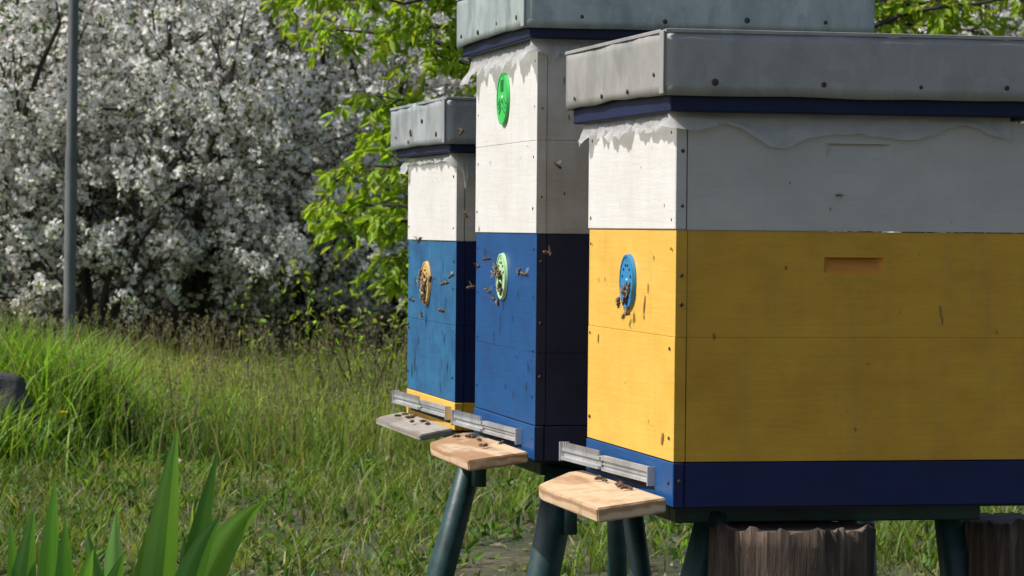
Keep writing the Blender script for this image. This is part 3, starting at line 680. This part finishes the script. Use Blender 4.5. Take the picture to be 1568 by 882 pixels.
# ---- stands
def stand(nm,par_loc,rz,L,W,zb,legs,extra=()):
    e=empty(nm); bm=bmesh.new()
    fr=empty('frame',(par_loc[0],par_loc[1],0),rz); fr.parent=e
    for a in ((.03,L-.05,.09,.125),(.03,L-.05,W-.07,W-.035),(.03,.065,.127,W-.072),(L-.085,L-.05,.127,W-.072)):
        box('rail',*a,zb-.030,zb-.002,M_green,fr,.002)
    box('floor_board',.004,L-.004,.004,W-.004,zb-.0018,zb+.004,M_dark,fr,0)
    for (t,b,r0,r1) in legs:
        t,b=Vector(t),Vector(b); ax=(t-b); q=ax.to_track_quat('Z','Y').to_matrix().to_4x4()
        bmesh.ops.create_cone(bm,cap_ends=True,segments=20,radius1=r1,radius2=r0,depth=ax.length,matrix=Matrix.Translation((t+b)/2)@q)
    for (p,sz) in extra: bmesh.ops.create_cube(bm,size=1,matrix=Matrix.Translation(p)@Matrix.Rotation(rz,4,'Z')@Matrix.Diagonal((*sz,1)))
    me=from_bm('legs',bm); o=add_obj('legs',me,e,[M_green]); bv=o.modifiers.new('b','BEVEL'); bv.width=.002; bv.limit_method='ANGLE'
    for p in me.polygons: p.use_smooth=len(p.vertices)==4 and abs(p.normal.z)<.5
    return e
stand('hive_stand',(.2303,4.32),math.radians(12.25),.548,.52,H-.395,
  [((.187,4.78,.49),(.262,4.76,-.02),.0165,.018),((.30,4.45,.49),(.175,4.42,-.02),.026,.030),((.66,4.58,.49),(.72,4.55,-.02),.024,.028),((.57,4.98,.49),(.60,5.05,-.02),.024,.028)])
stand('hive_stand',(.0387,5.02),math.radians(11.5),.50,.53,H-.384,
  [((-.066,5.46,.50),(-.195,5.44,-.02),.021,.024),((.090,5.12,.50),(-.004,5.10,-.02),.029,.026),((.50,5.2,.50),(.53,5.15,-.02),.024,.026),((.40,5.6,.5),(.42,5.66,-.02),.024,.026)],
  [((-.056,5.42,.468),(.022,.03,.055)),((.100,5.09,.42),(.02,.03,.06))])
stand('hive_stand',(-.1077,5.78),math.radians(12),.52,.52,H-.385,
  [((-.066,5.92,.50),(-.212,5.95,-.02),.018,.02),((.40,5.95,.5),(.42,5.93,-.02),.02,.022),((.22,6.35,.5),(.23,6.4,-.02),.02,.022)])

# ---------------------------------------------------------------- bees
def bee_mat():
    m,nt,b=new_mat('bee_body')
    tc=N(nt,'ShaderNodeTexCoord'); sx=N(nt,'ShaderNodeSeparateXYZ'); nt.links.new(tc.outputs['Object'],sx.inputs[0])
    mu=N(nt,'ShaderNodeMath',operation='MULTIPLY'); mu.inputs[1].default_value=2800; nt.links.new(sx.outputs[0],mu.inputs[0])
    si=N(nt,'ShaderNodeMath',operation='SINE'); nt.links.new(mu.outputs[0],si.inputs[0])
    nt.links.new(ramp(nt,si.outputs[0],[(.3,(.03,.017,.008)),(.6,(.24,.12,.035))]),b.inputs['Base Color']); b.inputs['Roughness'].default_value=.6; return m
M_bee=bee_mat()
def wing_mat():
    m,nt,b=new_mat('bee_wing'); b.inputs['Base Color'].default_value=(.4,.34,.27,1); b.inputs['Roughness'].default_value=.3; b.inputs['Alpha'].default_value=.4; return m
M_wing=wing_mat()
def bee_mesh(fly):
    bm=bmesh.new()
    def s(p,r,sc,rot=0): bmesh.ops.create_uvsphere(bm,u_segments=12,v_segments=8,radius=r,matrix=Matrix.Translation(p)@Matrix.Rotation(rot,4,'Y')@Matrix.Diagonal((*sc,1)))
    s((0,0,.003),.0024,(1.1,1,1)); s((-.0058,0,.0024),.0024,(1.75,1,.95),-.2); s((.0036,0,.0028),.0016,(.8,1.15,1.1))
    for sd in (-1,1):
        bmesh.ops.create_cone(bm,segments=5,radius1=.0002,radius2=.0001,depth=.003,matrix=Matrix.Translation((.0055,sd*.0008,.0035))@Matrix.Rotation(1.2,4,'Y'))
        for i,x in enumerate((.0015,0,-.0018)):
            bmesh.ops.create_cone(bm,segments=5,radius1=.00025,radius2=.0003,depth=.0045,matrix=Matrix.Translation((x*1.6,sd*.0028,.0015))@Matrix.Rotation(-sd*.9 ,4,'X'))
    nb=len(bm.faces)
    for sd in (-1,1):
        for (l,w,a) in ((.0095,.0034,.5 if not fly else 1.15),(.0065,.0028,.35 if not fly else .8)):
            mt=Matrix.Translation((.0005,sd*.001,.0052))@Matrix.Rotation(sd*(math.pi-a)*1.0,4,'Z')@Matrix.Rotation(-.15 if not fly else -.45,4,'Y')@Matrix.Translation((l/2,0,0))@Matrix.Diagonal((l/2,w/2,1,1))
            bmesh.ops.create_circle(bm,cap_ends=True,segments=12,radius=1,matrix=mt)
    bm.faces.ensure_lookup_table()
    for f in bm.faces[nb:]: f.material_index=1
    for f in bm.faces[:nb]: f.smooth=True
    me=from_bm('bee',bm); me.materials.append(M_bee); me.materials.append(M_wing); return me
BW,BF=bee_mesh(False),bee_mesh(True)
def bee(loc,rot,fly=False,hive=None,s=1.1):
    o=bpy.data.objects.new('bee',BF if fly else BW); COL.objects.link(o)
    if hive is not None:
        m=Matrix.Translation(hive.location)@Matrix.Rotation(hive.rotation_euler.z,4,'Z')@Matrix.Translation(loc)@rot
    else: m=Matrix.Translation(loc)@rot
    o.matrix_world=m@Matrix.Scale(s*random.uniform(.9,1.1),4)
def on_front(y,z,hive,x=-.001):
    bee((x,y,z),Matrix.Rotation(-math.pi/2,4,'Y')@Matrix.Rotation(random.uniform(0,6.28),4,'Z'),False,hive)
for hive,y,z,n in ((A,.262,H-.108,12),(B,.285,H-.09,12),(Cc,.30,H-.125,18)):
    for i in range(n): on_front(y+random.gauss(0,.018),z+random.gauss(0,.018),hive,-.0055)
on_front(.12,H-.075,B); on_front(.30,H+.19,Cc,-.033)
def on_top(x,y,z,hive): bee((x,y,z),Matrix.Rotation(random.uniform(0,6.28),4,'Z'),False,hive)
for i in range(8): on_top(random.uniform(-.03,-.018),random.uniform(.08,.35),H-.380,A)
for i in range(9): on_top(random.uniform(-.06,-.018),random.uniform(.15,.42),H-.370,B)
for i in range(11): on_top(random.uniform(-.05,-.015),random.uniform(.1,.42),H-.381,Cc)
def rr(): return Matrix.Rotation(random.uniform(-1,1),4,'X')@Matrix.Rotation(random.uniform(-.6,.6),4,'Y')@Matrix.Rotation(random.uniform(0,6.28),4,'Z')
for p in ((-.103,5.3,.815),(.057,4.9,.86),(.069,4.97,1.003),(-.085,5.5,.92),(-.070,5.3,.796),(.022,5.0,.822),(-.198,5.9,.759),(-.208,5.9,.711),(-.181,5.9,.872),(-.096,5.66,1.078),(-.04,5.2,.79),
          (-.115,5.35,.80),(-.06,5.35,.83),(-.155,5.7,.80),(-.045,5.15,.845),(-.13,5.6,.745)):
    bee(p,rr(),True,None,1.15)
bee((.243,-.003,H+.052),Matrix.Rotation(math.pi/2,4,'X'),False,A,.7)

# ---------------------------------------------------------------- light, sky, camera
sd=Vector((-1.0,-.175,0)).normalized(); el=math.radians(47)
sdir=Vector((sd.x*math.cos(el),sd.y*math.cos(el),math.sin(el)))
sl=bpy.data.lights.new('sun','SUN'); sl.energy=5.0; sl.angle=math.radians(.53); sl.color=(1,.965,.91)
so=bpy.data.objects.new('sun',sl); COL.objects.link(so); so.rotation_euler=sdir.to_track_quat('Z','Y').to_euler(); so.location=(-5,0,8)
w=bpy.data.worlds.new('World'); scene.world=w; w.use_nodes=True; nt=w.node_tree
sky=nt.nodes.new('ShaderNodeTexSky'); sky.sky_type='NISHITA'; sky.sun_disc=False; sky.sun_elevation=el; sky.sun_rotation=math.atan2(sdir.x,sdir.y)
sky.air_density=1.0; sky.dust_density=2.5
nt.links.new(sky.outputs[0],nt.nodes['Background'].inputs[0]); nt.nodes['Background'].inputs[1].default_value=.125
scene.view_settings.view_transform='Standard'; scene.view_settings.look='None'; scene.view_settings.exposure=0
cd=bpy.data.cameras.new('camera'); co=bpy.data.objects.new('camera',cd); COL.objects.link(co); scene.camera=co
cd.lens=107.2; cd.sensor_width=36; cd.clip_end=2000; cd.clip_start=.05
co.matrix_world=Matrix.Translation((0,0,H))@Matrix.Rotation(math.radians(90-1.116),4,'X')@Matrix.Rotation(math.radians(.53),4,'Z')
cd.dof.use_dof=True; cd.dof.focus_distance=4.9; cd.dof.aperture_fstop=22
